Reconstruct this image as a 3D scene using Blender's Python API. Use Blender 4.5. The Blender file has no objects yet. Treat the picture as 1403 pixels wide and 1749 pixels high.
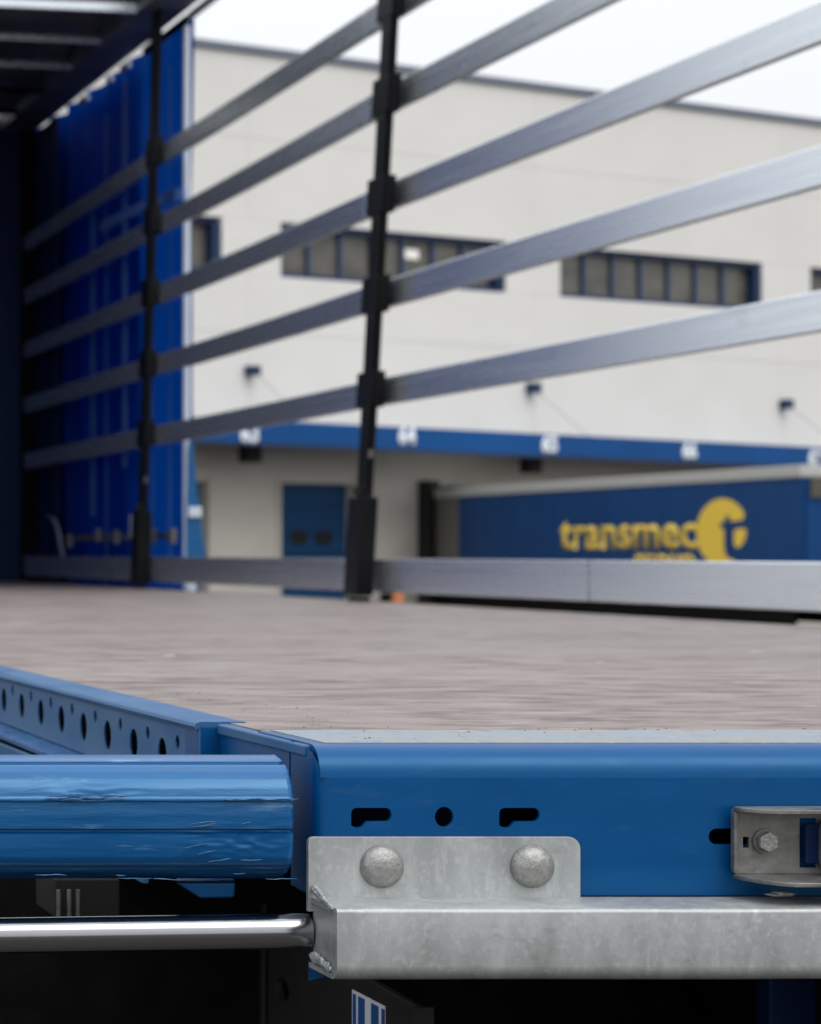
import bpy, bmesh, math, random
from mathutils import Vector, Matrix
from mathutils.geometry import tessellate_polygon
random.seed(7)
R = math.radians
S = bpy.context.scene
C = S.collection

# ------------------------------------------------------------------ camera
EYE = 1.382            # camera height; the trailer's load floor is at 1.20 m
FPX, CX, CY = 4400.0, -840.0, 943.0     # focal length and principal point of the (shift) lens, in photo pixels
cam = bpy.data.cameras.new('camera')
cam.sensor_fit = 'HORIZONTAL'
cam.sensor_width = 36.0
cam.lens = FPX / 1403 * 36
cam.shift_x = (701.5 - CX) / 1403
cam.shift_y = (CY - 874.5) / 1403
cam.clip_start, cam.clip_end = 0.1, 2000
cam.dof.use_dof = True
cam.dof.focus_distance = 2.40
cam.dof.aperture_fstop = 13.2
co = bpy.data.objects.new('camera', cam)
co.location = (0, 0, EYE)
co.rotation_euler = (R(90), 0, 0)
C.objects.link(co)
S.camera = co

# ------------------------------------------------------------------ sky, sun, exposure
W = bpy.data.worlds.new('World'); S.world = W; W.use_nodes = True
wn, wl = W.node_tree.nodes, W.node_tree.links
wn.clear()
wo = wn.new('ShaderNodeOutputWorld'); wb = wn.new('ShaderNodeBackground')
sk = wn.new('ShaderNodeTexSky'); sk.sky_type = 'NISHITA'; sk.sun_disc = False
SUN_EL, SUN_ROT = R(52), R(150)
sk.sun_elevation = SUN_EL; sk.sun_rotation = SUN_ROT
sk.air_density = 1.0; sk.dust_density = 4.0
mx = wn.new('ShaderNodeMix'); mx.data_type = 'RGBA'
mx.inputs['Factor'].default_value = 0.90
# the closed cloud cover: a standard overcast sky, brightest overhead
wt = wn.new('ShaderNodeTexCoord'); ws = wn.new('ShaderNodeSeparateXYZ'); wl.new(wt.outputs['Generated'], ws.inputs[0])
wr = wn.new('ShaderNodeMapRange'); wl.new(ws.outputs['Z'], wr.inputs['Value'])
wc = wn.new('ShaderNodeMix'); wc.data_type = 'RGBA'; wl.new(wr.outputs[0], wc.inputs['Factor'])
wc.inputs['A'].default_value = (8.7, 8.85, 9.0, 1); wc.inputs['B'].default_value = (18.5, 19.0, 19.9, 1)
wl.new(wc.outputs['Result'], mx.inputs['B'])
wl.new(sk.outputs['Color'], mx.inputs['A'])
wl.new(mx.outputs['Result'], wb.inputs['Color'])
wb.inputs['Strength'].default_value = 0.10
wl.new(wb.outputs[0], wo.inputs[0])
sun = bpy.data.lights.new('sun', 'SUN'); sun.energy = 0.9; sun.angle = R(30); sun.color = (1, 0.97, 0.92)
so = bpy.data.objects.new('sun', sun)
sd = Vector((math.sin(SUN_ROT) * math.cos(SUN_EL), math.cos(SUN_ROT) * math.cos(SUN_EL), math.sin(SUN_EL)))
so.rotation_euler = sd.to_track_quat('Z', 'Y').to_euler(); so.location = (0, 0, 30)
C.objects.link(so)
S.view_settings.view_transform = 'Standard'; S.view_settings.look = 'None'
S.view_settings.exposure = 0.0; S.view_settings.gamma = 1.0
S.view_settings.use_curve_mapping = False
S.cycles.max_bounces = 10

# ------------------------------------------------------------------ helpers
def pt(x, y, Y):                      # the point at depth Y on the line of sight of photo pixel (x, y)
    return Vector(((x - CX) / FPX * Y, Y, EYE + (CY - y) / FPX * Y))
def px_X(x, Y): return (x - CX) / FPX * Y
def px_Y(x, X): return FPX * X / (x - CX)
def px_Z(y, Y): return EYE + (CY - y) / FPX * Y

def srgb(r, g, b):
    f = lambda c: (c / 255 / 12.92) if c / 255 <= .04045 else ((c / 255 + .055) / 1.055) ** 2.4
    return (f(r), f(g), f(b), 1)

def mat(name, col, rough=.5, metal=0., coat=0., spec=.5, var=None, scale=(5, 5, 5), vamt=.5, bump=0., bscale=(60, 60, 60), detail=6,
        rvar=0., transl=0., lo=.35, hi=.65, aniso=0., tint=None):
    m = bpy.data.materials.new(name); m.use_nodes = True
    n, l = m.node_tree.nodes, m.node_tree.links
    b = n['Principled BSDF']
    b.inputs['Base Color'].default_value = (*col[:3], 1)
    b.inputs['Roughness'].default_value = rough; b.inputs['Metallic'].default_value = metal
    b.inputs['Coat Weight'].default_value = coat; b.inputs['Coat Roughness'].default_value = .12
    b.inputs['Specular IOR Level'].default_value = spec
    b.inputs['Anisotropic'].default_value = aniso
    if tint: b.inputs['Specular Tint'].default_value = (*tint, 1)
    tc = n.new('ShaderNodeTexCoord')
    def noise(sc, det, off=0):
        mp = n.new('ShaderNodeMapping'); mp.inputs['Scale'].default_value = sc; mp.inputs['Location'].default_value = (off, off * .7, off * .3)
        l.new(tc.outputs['Object'], mp.inputs['Vector'])
        t = n.new('ShaderNodeTexNoise'); t.inputs['Scale'].default_value = 1; t.inputs['Detail'].default_value = det
        t.inputs['Roughness'].default_value = .6
        l.new(mp.outputs[0], t.inputs['Vector']); return t
    if var is not None:
        t = noise(scale, detail)
        rp = n.new('ShaderNodeMapRange'); rp.inputs['From Min'].default_value = lo; rp.inputs['From Max'].default_value = hi
        rp.inputs['To Min'].default_value = 0; rp.inputs['To Max'].default_value = vamt
        l.new(t.outputs['Fac'], rp.inputs['Value'])
        mi = n.new('ShaderNodeMix'); mi.data_type = 'RGBA'
        mi.inputs['A'].default_value = (*col[:3], 1); mi.inputs['B'].default_value = (*var[:3], 1)
        l.new(rp.outputs[0], mi.inputs['Factor']); l.new(mi.outputs['Result'], b.inputs['Base Color'])
        if rvar:
            r2 = n.new('ShaderNodeMapRange'); r2.inputs['From Min'].default_value = lo; r2.inputs['From Max'].default_value = hi
            r2.inputs['To Min'].default_value = rough; r2.inputs['To Max'].default_value = rough + rvar
            l.new(t.outputs['Fac'], r2.inputs['Value']); l.new(r2.outputs[0], b.inputs['Roughness'])
    if bump:
        t2 = noise(bscale, 4, 3)
        bp = n.new('ShaderNodeBump'); bp.inputs['Strength'].default_value = bump; bp.inputs['Distance'].default_value = .002
        l.new(t2.outputs['Fac'], bp.inputs['Height']); l.new(bp.outputs[0], b.inputs['Normal'])
    if transl:
        tr = n.new('ShaderNodeBsdfTranslucent'); tr.inputs['Color'].default_value = (*col[:3], 1)
        ms = n.new('ShaderNodeMixShader'); ms.inputs[0].default_value = transl
        l.new(b.outputs[0], ms.inputs[1]); l.new(tr.outputs[0], ms.inputs[2])
        l.new(ms.outputs[0], n['Material Output'].inputs['Surface'])
    return m

def more_layer(m, col, scale, lo, hi, amt, detail=4, off=11):
    """a second layer of colour (dirt, scuffs, dust) over the base colour"""
    n, l = m.node_tree.nodes, m.node_tree.links
    b = n['Principled BSDF']; inp = b.inputs['Base Color']
    tc = n.new('ShaderNodeTexCoord'); mp = n.new('ShaderNodeMapping'); mp.inputs['Scale'].default_value = scale; mp.inputs['Location'].default_value = (off, off * .3, off * .6)
    t = n.new('ShaderNodeTexNoise'); t.inputs['Scale'].default_value = 1; t.inputs['Detail'].default_value = detail; t.inputs['Roughness'].default_value = .65
    l.new(tc.outputs['Object'], mp.inputs['Vector']); l.new(mp.outputs[0], t.inputs['Vector'])
    rp = n.new('ShaderNodeMapRange'); rp.inputs['From Min'].default_value = lo; rp.inputs['From Max'].default_value = hi; rp.inputs['To Max'].default_value = amt
    l.new(t.outputs['Fac'], rp.inputs['Value'])
    mi = n.new('ShaderNodeMix'); mi.data_type = 'RGBA'; mi.inputs['B'].default_value = (*col[:3], 1)
    if inp.links: l.new(inp.links[0].from_socket, mi.inputs['A'])
    else: mi.inputs['A'].default_value = inp.default_value
    l.new(rp.outputs[0], mi.inputs['Factor']); l.new(mi.outputs['Result'], inp)

def thing(name, label, cat, loc=(0, 0, 0), group=None):
    o = bpy.data.objects.new(name, None); C.objects.link(o); o.location = loc
    o['label'] = label; o['category'] = cat
    if group: o['group'] = group
    return o
def tag(o, label, cat, group=None):
    o['label'] = label; o['category'] = cat
    if group: o['group'] = group
    return o

def obj(name, bm, m, parent=None, smooth=False, bevel=0., kind=None, label=None):
    """link a bmesh given in world coordinates as one object, with its origin in its middle"""
    me = bpy.data.meshes.new(name)
    bm.normal_update()
    bmesh.ops.recalc_face_normals(bm, faces=bm.faces)
    bm.to_mesh(me); bm.free()
    if smooth:
        for p in me.polygons: p.use_smooth = True
    me.materials.append(m)
    o = bpy.data.objects.new(name, me); C.objects.link(o)
    if parent is not None:
        base = Vector((0, 0, 0)); q = parent
        while q is not None:
            base += Vector(q.location); q = q.parent
        o.parent = parent
        me.transform(Matrix.Translation(-base))
    if bevel:
        md = o.modifiers.new('bevel', 'BEVEL'); md.width = bevel; md.segments = 3; md.limit_method = 'ANGLE'; md.angle_limit = R(40)
    if smooth and bevel == 0:
        pass
    if kind: o['kind'] = kind
    if label: o['label'] = label
    return o

def smooth_angle(o, ang=40):
    me = o.data
    for p in me.polygons: p.use_smooth = True
    try: me.set_sharp_from_angle(angle=R(ang))
    except Exception: pass
    return o

def bx(bm, lo, hi, M=None):
    x0, y0, z0 = lo; x1, y1, z1 = hi
    vs = [bm.verts.new(Vector(p) if M is None else M @ Vector(p)) for p in
          [(x0, y0, z0), (x1, y0, z0), (x1, y1, z0), (x0, y1, z0), (x0, y0, z1), (x1, y0, z1), (x1, y1, z1), (x0, y1, z1)]]
    for f in [(0, 3, 2, 1), (4, 5, 6, 7), (0, 1, 5, 4), (1, 2, 6, 5), (2, 3, 7, 6), (3, 0, 4, 7)]:
        bm.faces.new([vs[i] for i in f])
def box(name, lo, hi, m, parent=None, bevel=0., M=None, **k):
    bm = bmesh.new(); bx(bm, lo, hi, M); return obj(name, bm, m, parent, bevel=bevel, **k)
def hexa(name, pts, m, parent=None, bevel=0., **k):           # eight corners, bottom four then top four
    bm = bmesh.new(); vs = [bm.verts.new(p) for p in pts]
    for f in [(0, 3, 2, 1), (4, 5, 6, 7), (0, 1, 5, 4), (1, 2, 6, 5), (2, 3, 7, 6), (3, 0, 4, 7)]:
        bm.faces.new([vs[i] for i in f])
    return obj(name, bm, m, parent, bevel=bevel, **k)
def extrude_x(bm, sec, x0, x1, closed=True, caps=True, n=1, fn=None):
    """a (Y, Z) section drawn out along X"""
    rings = []
    for i in range(n + 1):
        X = x0 + (x1 - x0) * i / n
        rings.append([bm.verts.new((X, p[0], p[1]) if fn is None else fn(X, p[0], p[1], j)) for j, p in enumerate(sec)])
    k = len(sec)
    for a, b in zip(rings, rings[1:]):
        for j in range(k if closed else k - 1):
            bm.faces.new([a[j], a[(j + 1) % k], b[(j + 1) % k], b[j]])
    if caps and closed:
        bm.faces.new(rings[0]); bm.faces.new(rings[-1])
def arc(cx, cy, r, a0, a1, n=6, ry=None):
    ry = ry or r
    return [(cx + r * math.cos(R(a0 + (a1 - a0) * i / n)), cy + ry * math.sin(R(a0 + (a1 - a0) * i / n))) for i in range(n + 1)]
def plate(bm, outline, holes, t, place):
    """a plate with real holes; 2D outline and holes, thickness t, place(u, v, w) -> world point"""
    loops = [[Vector((u, v, 0)) for u, v in outline]] + [[Vector((u, v, 0)) for u, v in h] for h in holes]
    tris = tessellate_polygon(loops)
    flat = [p for lp in loops for p in lp]
    a = [bm.verts.new(place(p.x, p.y, 0)) for p in flat]
    b = [bm.verts.new(place(p.x, p.y, t)) for p in flat]
    for t3 in tris:
        try:
            bm.faces.new([a[i] for i in t3]); bm.faces.new([b[i] for i in reversed(t3)])
        except ValueError: pass
    i0 = 0
    for lp in loops:
        k = len(lp)
        for j in range(k):
            p, q = i0 + j, i0 + (j + 1) % k
            bm.faces.new([a[p], a[q], b[q], b[p]])
        i0 += k
def tube(bm, p0, p1, r0, r1=None, n=12, caps=True):
    r1 = r0 if r1 is None else r1
    p0, p1 = Vector(p0), Vector(p1); d = (p1 - p0).normalized()
    u = d.orthogonal().normalized(); v = d.cross(u)
    A = [bm.verts.new(p0 + (u * math.cos(2 * math.pi * i / n) + v * math.sin(2 * math.pi * i / n)) * r0) for i in range(n)]
    B = [bm.verts.new(p1 + (u * math.cos(2 * math.pi * i / n) + v * math.sin(2 * math.pi * i / n)) * r1) for i in range(n)]
    for i in range(n): bm.faces.new([A[i], A[(i + 1) % n], B[(i + 1) % n], B[i]])
    if caps: bm.faces.new(A[::-1]); bm.faces.new(B)
def text_mesh(body, place, width, height_scale, offset=0., extrude=.004, origin='LEFT'):
    """lettering as a mesh; place(u, v, w) -> world, u runs 0..width, v in units of the x-height * height_scale"""
    cu = bpy.data.curves.new('lettering', 'FONT'); cu.body = body; cu.size = 1; cu.offset = offset; cu.resolution_u = 4
    to = bpy.data.objects.new('lettering_source', cu); C.objects.link(to)
    dg = bpy.context.evaluated_depsgraph_get(); dg.update()
    me = bpy.data.meshes.new_from_object(to.evaluated_get(dg))
    C.objects.unlink(to); bpy.data.objects.remove(to); bpy.data.curves.remove(cu)
    xs = [v.co.x for v in me.vertices]; x0, x1 = min(xs), max(xs)
    bm = bmesh.new(); bm.from_mesh(me); bpy.data.meshes.remove(me)
    r = bmesh.ops.extrude_face_region(bm, geom=bm.faces[:])
    up = {v for v in r['geom'] if isinstance(v, bmesh.types.BMVert)}
    for v in bm.verts:
        w = extrude if v in up else 0
        v.co = place((v.co.x - x0) / (x1 - x0) * width, v.co.y * height_scale, w)
    return bm

# ------------------------------------------------------------------ materials
blue = mat('blue_lacquer', (.0, .055, .188), rough=.30, coat=.0, spec=.62, tint=(.30, .68, 1.), var=(.0, .064, .215), scale=(9, 9, 30), vamt=.7, bump=.06, bscale=(25, 40, 40), rvar=.10)
more_layer(blue, (.05, .10, .19), (14, 30, 45), .60, .76, .28)
more_layer(blue, (.16, .22, .30), (160, 160, 160), .70, .76, .5, off=71)
more_layer(blue, (.07, .05, .04), (60, 60, 110), .70, .78, .6, off=33)
blue_scuffed = mat('scuffed_blue_lacquer', (.0, .066, .215), rough=.25, coat=.0, spec=1.0, tint=(.42, .75, 1.), var=(.002, .095, .28), scale=(6, 30, 90), vamt=.6, bump=.4, bscale=(9, 40, 60), rvar=.15)
more_layer(blue_scuffed, (.14, .27, .44), (9, 60, 75), .61, .70, .75, detail=8, off=5)
blue_dusty = mat('dusty_blue_lacquer', (.006, .082, .23), rough=.42, tint=(.45, .72, 1.), var=(.06, .135, .25), scale=(14, 6, 20), vamt=.9, bump=.08, bscale=(80, 80, 80), rvar=.15)
blue_curtain = mat('blue_tarpaulin', (.0, .055, .33), rough=.5, spec=.2, transl=.48, var=(.0, .026, .16), scale=(3, 6, 2), vamt=.7, bump=.3, bscale=(6, 9, 3))
strap_blue = mat('pale_blue_webbing', (.16, .32, .62), rough=.5, transl=.55)
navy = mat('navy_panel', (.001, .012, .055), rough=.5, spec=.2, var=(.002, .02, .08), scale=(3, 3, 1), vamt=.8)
black_post = mat('black_painted_steel', (.004, .0045, .0055), rough=.42, spec=.22, var=(.03, .03, .03), scale=(40, 40, 12), vamt=.5, lo=.58, hi=.75, bump=.1)
dark_tarp = mat('dark_roof_tarpaulin', (.050, .053, .058), rough=.5, var=(.11, .115, .125), scale=(2, 2, 6), vamt=1, bump=.3, bscale=(8, 8, 8))
dark_steel = mat('dark_chassis_steel', (.0025, .0025, .003), rough=.7, spec=.08, var=(.009, .0085, .008), scale=(12, 12, 12), vamt=.6, bump=.1)
bracket_steel = mat('grey_bracket_steel', (.017, .017, .016), rough=.6, spec=.15, var=(.022, .021, .020), scale=(20, 20, 20), vamt=.6, bump=.1)
alu = mat('mill_aluminium', (.88, .94, .985), rough=.24, metal=.90, var=(.78, .84, .90), scale=(6, 1.1, 40), vamt=.8, bump=.05, bscale=(40, 3, 90), rvar=.05)
more_layer(alu, (.6, .61, .62), (30, 7, 9), .60, .74, .5, off=2)
alu_white = mat('anodised_edge_profile', (.62, .68, .78), rough=.35, metal=.3)
chrome = mat('polished_rod_steel', (.34, .345, .36), rough=.15, metal=1., bump=.02, bscale=(3, 60, 60))
galv = mat('galvanised_steel', (.34, .355, .352), rough=.42, metal=.5, var=(.46, .48, .475), scale=(24, 24, 9), vamt=.9, bump=.2, bscale=(120, 120, 80), rvar=.14)
more_layer(galv, (.56, .57, .56), (150, 150, 120), .52, .66, .45, detail=6, off=31)
more_layer(galv, (.52, .54, .53), (60, 60, 15), .58, .70, .7, detail=5, off=9)
more_layer(galv, (.20, .20, .185), (30, 30, 55), .60, .76, .5, off=23)
galv_dark = mat('weathered_zinc_steel', (.16, .158, .15), rough=.38, metal=.65, var=(.30, .30, .29), scale=(40, 40, 60), vamt=.8, bump=.12, rvar=.15)
more_layer(galv_dark, (.12, .11, .10), (60, 60, 60), .60, .75, .6, off=4)
zinc_bolt = mat('zinc_bolt', (.27, .268, .255), rough=.42, metal=.7, var=(.40, .395, .38), scale=(160, 160, 160), vamt=.9, bump=.5, bscale=(300, 300, 300))
deckm = mat('worn_phenolic_plywood', (.172, .122, .116), rough=.50, var=(.262, .220, .203), scale=(3.2, 9, 1), vamt=1, bump=.25, bscale=(40, 110, 1), rvar=.12, lo=.36, hi=.62, detail=10)
more_layer(deckm, (.078, .050, .050), (9, 17, 1), .48, .62, .9, detail=10, off=3)
more_layer(deckm, (.38, .36, .33), (8, 28, 1), .56, .68, .7, detail=9, off=17)
more_layer(deckm, (.25, .225, .20), (1.0, 2.4, 1), .46, .60, .55, detail=5, off=41)
more_layer(deckm, (.05, .045, .045), (26, 70, 1), .66, .72, .7, detail=4, off=57)
strip_m = mat('worn_floor_edge_steel', (.21, .27, .34), rough=.5, metal=.1, var=(.29, .285, .26), scale=(14, 22, 1), vamt=1, bump=.15, bscale=(60, 90, 1), rvar=.2)
more_layer(strip_m, (.10, .15, .24), (50, 40, 1), .56, .68, .7, off=8)
more_layer(strip_m, (.40, .39, .35), (70, 50, 1), .58, .68, .6, off=28)
conc = mat('precast_concrete', (.72, .705, .67), rough=.8, var=(.765, .75, .72), scale=(.5, .5, .9), vamt=.8)
conc2 = mat('lower_concrete_wall', (.58, .54, .475), rough=.85, var=(.64, .60, .54), scale=(.6, .6, 1.2), vamt=.8)
cap_m = mat('roof_flashing', (.16, .19, .25), rough=.5)
fascia_m = mat('blue_canopy_sheet', (.0, .072, .26), rough=.5, spec=.2, var=(.0, .06, .22), scale=(.8, .8, 2), vamt=.8)
door_m = mat('blue_sectional_door', (.010, .065, .165), rough=.6, spec=.2, var=(.012, .055, .145), scale=(1, 1, 6), vamt=.8)
frame_m = mat('dark_blue_window_frame', (.012, .032, .085), rough=.5, spec=.3)
glass_m = mat('dusty_window_glass', (.062, .062, .056), rough=.25, spec=.5, var=(.13, .12, .10), scale=(1.2, 1.2, 2.2), vamt=1)
black_rubber = mat('black_rubber', (.008, .008, .008), rough=.7)
white_plate = mat('white_numerals', (.80, .84, .90), rough=.5)
num_m = mat('blue_numerals', (.03, .10, .30), rough=.5)
tarp2 = mat('navy_blue_side_curtain', (.003, .058, .20), rough=.5, spec=.2, var=(.004, .045, .16), scale=(.6, 1.5, .6), vamt=.8, bump=.1, bscale=(1, 2, 1))
yellow = mat('yellow_print', (.95, .66, .07), rough=.5)
white_roof = mat('pale_roof_rail', (.50, .50, .47), rough=.5)
grey_rear = mat('grey_rear_frame', (.17, .165, .15), rough=.6)
asphalt = mat('asphalt', (.050, .045, .040), rough=.9, var=(.075, .068, .060), scale=(.4, .4, .4), vamt=.8, bump=.4, bscale=(40, 40, 40))
orange = mat('orange_plastic', (.52, .17, .05), rough=.5)
rust = mat('brown_strap', (.09, .085, .06), rough=.7)
label_w = mat('white_sticker', (.62, .66, .72), rough=.4)
label_b = mat('blue_sticker_stripe', (.02, .08, .26), rough=.4)
grit_m = mat('grit', (.12, .11, .09), rough=.9, var=(.30, .28, .24), scale=(40, 40, 40), vamt=1)

# ------------------------------------------------------------------ ground (the loading bay lies 1.2 m lower)
bm = bmesh.new()
ys = [-300, -60, 0, 10, 20] + [20 + i * 1.5 for i in range(1, 12)] + [60, 120, 400, 1200]
xs = [-800, -100, -20, 0, 10, 20, 40, 100, 800]
def gz(y):
    if y < 20: return 0
    t = min(1, (y - 20) / 16); t = t * t * (3 - 2 * t); return -1.2 * t
g = [[bm.verts.new((x, y, gz(y))) for x in xs] for y in ys]
for i in range(len(ys) - 1):
    for j in range(len(xs) - 1):
        bm.faces.new([g[i][j], g[i][j + 1], g[i + 1][j + 1], g[i + 1][j]])
obj('ground', bm, asphalt, smooth=True, kind='structure')
BAY = -1.2

# ------------------------------------------------------------------ warehouse
ANG = math.atan(FPX / 7950)
cA, sA = math.cos(ANG), math.sin(ANG)
BX, BY = px_X(735, 56.0), 56.0
WM = Matrix(((cA, -sA, 0, BX), (sA, cA, 0, BY), (0, 0, 1, 0), (0, 0, 0, 1)))     # local x along the wall, local -y out of the wall
def s_of(x, d=0.):                      # distance along the wall (d metres in front of it) met by photo column x
    ox, oy = BX + d * sA, BY - d * cA
    k = (x - CX) / FPX
    return (k * oy - ox) / (cA - k * sA)
def z_of(x, y, d=0.):
    return px_Z(y, BY - d * cA + s_of(x, d) * sA)
wh = thing('warehouse', 'long pale concrete warehouse with blue dock canopy and strips of blue framed windows', 'warehouse', (BX, BY, BAY))
def wbox(name, lo, hi, m, parent=wh, bevel=0., **k): return box(name, lo, hi, m, parent, bevel, M=WM, **k)
ROOF = EYE + 10.47
WZ0, WZ1 = EYE + 5.76, EYE + 6.90
CANZ = z_of(900, 750, 1.6)
S0, S1 = -30.3, 50.0
WW = 6.95
wstart = [s_of(380) - WW - 8.65, s_of(380) - WW, s_of(480), s_of(957), s_of(1385), s_of(1385) + 8.8, s_of(1385) + 17.6, s_of(1385) + 26.4]
wstart = [w for w in wstart if w > S0 + 1]
wwid = {round(s_of(957), 3): s_of(1303) - s_of(957), round(s_of(480), 3): s_of(865) - s_of(480)}
# upper precast panels: rows below, between and above the window strips
wbox('wall_core', (S0, .305, BAY - .3), (S1, 26, ROOF - .25), conc)
def prow(z0, z1, a, b, step=8.7, ph=0.):
    cuts = [a]; x = s_of(480) + ph - 8.7 * 4
    while x < b - .3:
        if x > a + .3: cuts.append(x)
        x += step
    cuts.append(b)
    for p, q in zip(cuts, cuts[1:]):
        wbox('wall_panel', (p + .003, 0, z0 + .004), (q - .003, .30, z1 - .004), conc)
prow(CANZ, EYE + 4.55, S0, S1, ph=-.93)
prow(EYE + 4.55, WZ0, S0, S1, ph=-.93)
prow(WZ1, EYE + 8.6, S0, S1, ph=-.93)
prow(EYE + 8.6, ROOF - .12, S0, S1, ph=-.93)
e = [S0] + [v for w in wstart for v in (w, w + wwid.get(round(w, 3), 6.95))] + [S1]
for p, q in zip(e[::2], e[1::2]):
    if q - p > .05: wbox('wall_panel', (p, 0, WZ0), (q, .30, WZ1), conc)
wbox('roof_flashing', (S0 - .1, -.09, ROOF - .10), (S1 + .1, .5, ROOF + .03), cap_m)
mull_m = mat('grey_blue_mullion', (.04, .07, .14), rough=.5)
# window strips
for w in wstart:
    WW = wwid.get(round(w, 3), 6.95)
    bm = bmesh.new()
    t = .10
    bx(bm, (w, .10, WZ0), (w + WW, .30, WZ0 + t), WM); bx(bm, (w, .10, WZ1 - .12), (w + WW, .30, WZ1), WM)
    bx(bm, (w, .10, WZ0 + t), (w + .08, .30, WZ1 - .12), WM); bx(bm, (w + WW - .22, .04, WZ0 + t), (w + WW, .30, WZ1 - .12), WM)
    win = obj('window', bm, frame_m, wh)
    for k in range(7):
        a = w + .08 + (WW - .30) * k / 7; b = w + .08 + (WW - .30) * (k + 1) / 7
        wbox('pane', (a + .06, .25, WZ0 + t), (b - .06, .27, WZ1 - .12), glass_m, win)
    for k in range(1, 7):
        a = w + .08 + (WW - .30) * k / 7
        wbox('mullion', (a - .045, .17, WZ0 + t), (a + .045, .29, WZ1 - .12), mull_m, win)
lamp_m = bpy.data.materials.new('lit_room_lamp'); lamp_m.use_nodes = True
lamp_m.node_tree.nodes['Principled BSDF'].inputs['Emission Color'].default_value = (1, .85, .6, 1)
lamp_m.node_tree.nodes['Principled BSDF'].inputs['Emission Strength'].default_value = .22
sl = s_of(718); wbox('lit_lamp', (sl - .20, .235, z_of(718, 440)), (sl + .22, .2495, z_of(718, 424)), lamp_m)
# ground floor: wall, dock doors
D0, DP, DW = s_of(478), 4.19, s_of(604) - s_of(478)
DZ0, DZ1 = EYE - 1.05, z_of(478, 825)
doors = [D0 + DP * k for k in range(-5, 11)]
e = [S0] + [v for d in doors for v in (d, d + DW)] + [S1]
for p, q in zip(e[::2], e[1::2]):
    wbox('wall_pier', (p, .0, BAY), (q, .30, DZ1), conc2)
for p, q in zip([S0] + [d + DW / 2 for d in doors], [d + DW / 2 for d in doors] + [S1]):
    wbox('lintel_panel', (p + .008, .0, DZ1), (q - .008, .30, CANZ - .0), conc2)
for i, d in enumerate(doors):
    wbox('dock_sill', (d, .02, BAY), (d + DW, .30, DZ0), conc2)
    dr = wbox('dock_door', (d, .22, DZ0), (d + DW, .27, DZ1), door_m)
    for k in range(5):
        zz = DZ0 + (DZ1 - DZ0) * k / 5
        wbox('door_panel', (d + .03, .19, zz + .015), (d + DW - .03, .215, zz + (DZ1 - DZ0) / 5 - .015), door_m, dr)
    for cx in (.34, .68):
        c = d + DW * cx; zc = z_of(540, 918)
        bm = bmesh.new()
        ring = [(c + .27 * math.cos(a * math.pi / 8), zc + .15 * math.sin(a * math.pi / 8)) for a in range(16)]
        plate(bm, ring, [], .012, lambda u, v, w_: WM @ Vector((u, .18 - w_, v)))
        obj('door_window', bm, black_rubber, dr)
    bm = bmesh.new()
    bx(bm, (d - .10, -.05, DZ0 - .5), (d, .0, DZ1 + .1), WM)
    if i >= 6: bx(bm, (d - .10, -.35, DZ0 - .4), (d + .18, -.05, DZ1 + .1), WM)
    obj('dock_shelter' if i >= 6 else 'door_edge', bm, black_rubber if i >= 6 else conc2, wh)
    wbox('door_edge', (d + DW, -.05, DZ0 - .5), (d + DW + .03, .0, DZ1 + .1), conc2)
    wbox('dock_bumper', (d + .1, -.14, DZ0 - .35), (d + .35, .0, DZ0 - .02), black_rubber)
    wbox('dock_bumper', (d + DW - .35, -.14, DZ0 - .35), (d + DW - .1, .0, DZ0 - .02), black_rubber)
# canopy
CD = 1.6
zt0, zt1 = z_of(540, 722, CD), z_of(1403, 764, CD); sa0, sa1 = s_of(540, CD), s_of(1403, CD)
ctop = lambda s: zt0 + (zt1 - zt0) * (s - sa0) / (sa1 - sa0)
CH = (760 - 722) / FPX * (BY - CD * cA + sa0 * sA)
def csheet(y0, y1, h0, h1, name, m, a=S0, b=S1, parent=None):
    return hexa(name, [WM @ Vector(p) for p in [(a, y0, ctop(a) - h0), (b, y0, ctop(b) - h0), (b, y1, ctop(b) - h0), (a, y1, ctop(a) - h0),
                (a, y0, ctop(a) - h1), (b, y0, ctop(b) - h1), (b, y1, ctop(b) - h1), (a, y1, ctop(a) - h1)]], m, parent)
can = csheet(-CD + .06, -.01, .22, .10, 'canopy', cap_m, parent=wh)
csheet(-CD, -CD + .055, CH, 0, 'fascia', fascia_m, parent=can)
csheet(-CD - .01, -CD + .08, CH + .07, CH + .004, 'fascia_lip', frame_m, parent=can)
for x in (-40, 425, 905, 1337, 1700):
    s = s_of(x); bm = bmesh.new()
    bx(bm, (s - .13, -.22, z_of(x, 640 if x < 500 else 670 if x < 1000 else 697) - .02), (s + .13, -.002, z_of(x, 627 if x < 500 else 656 if x < 1000 else 684) + .02), WM)
    an = obj('tie_anchor', bm, frame_m, wh)
    bm = bmesh.new(); tube(bm, WM @ Vector((s + .1, -.16, z_of(x, 640 if x < 500 else 672 if x < 1000 else 697))), WM @ Vector((s + .1, -CD + .1, ctop(s))), .018, n=6)
    obj('tie_rod', bm, white_roof, an)
    bm = bmesh.new(); s2 = s_of(x, .8)
    bx(bm, (s2 - .14, -.95, ctop(s2) - CH - .36), (s2 + .22, -.65, ctop(s2) - .23), WM)
    obj('canopy_bracket', bm, black_rubber, can)
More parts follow.
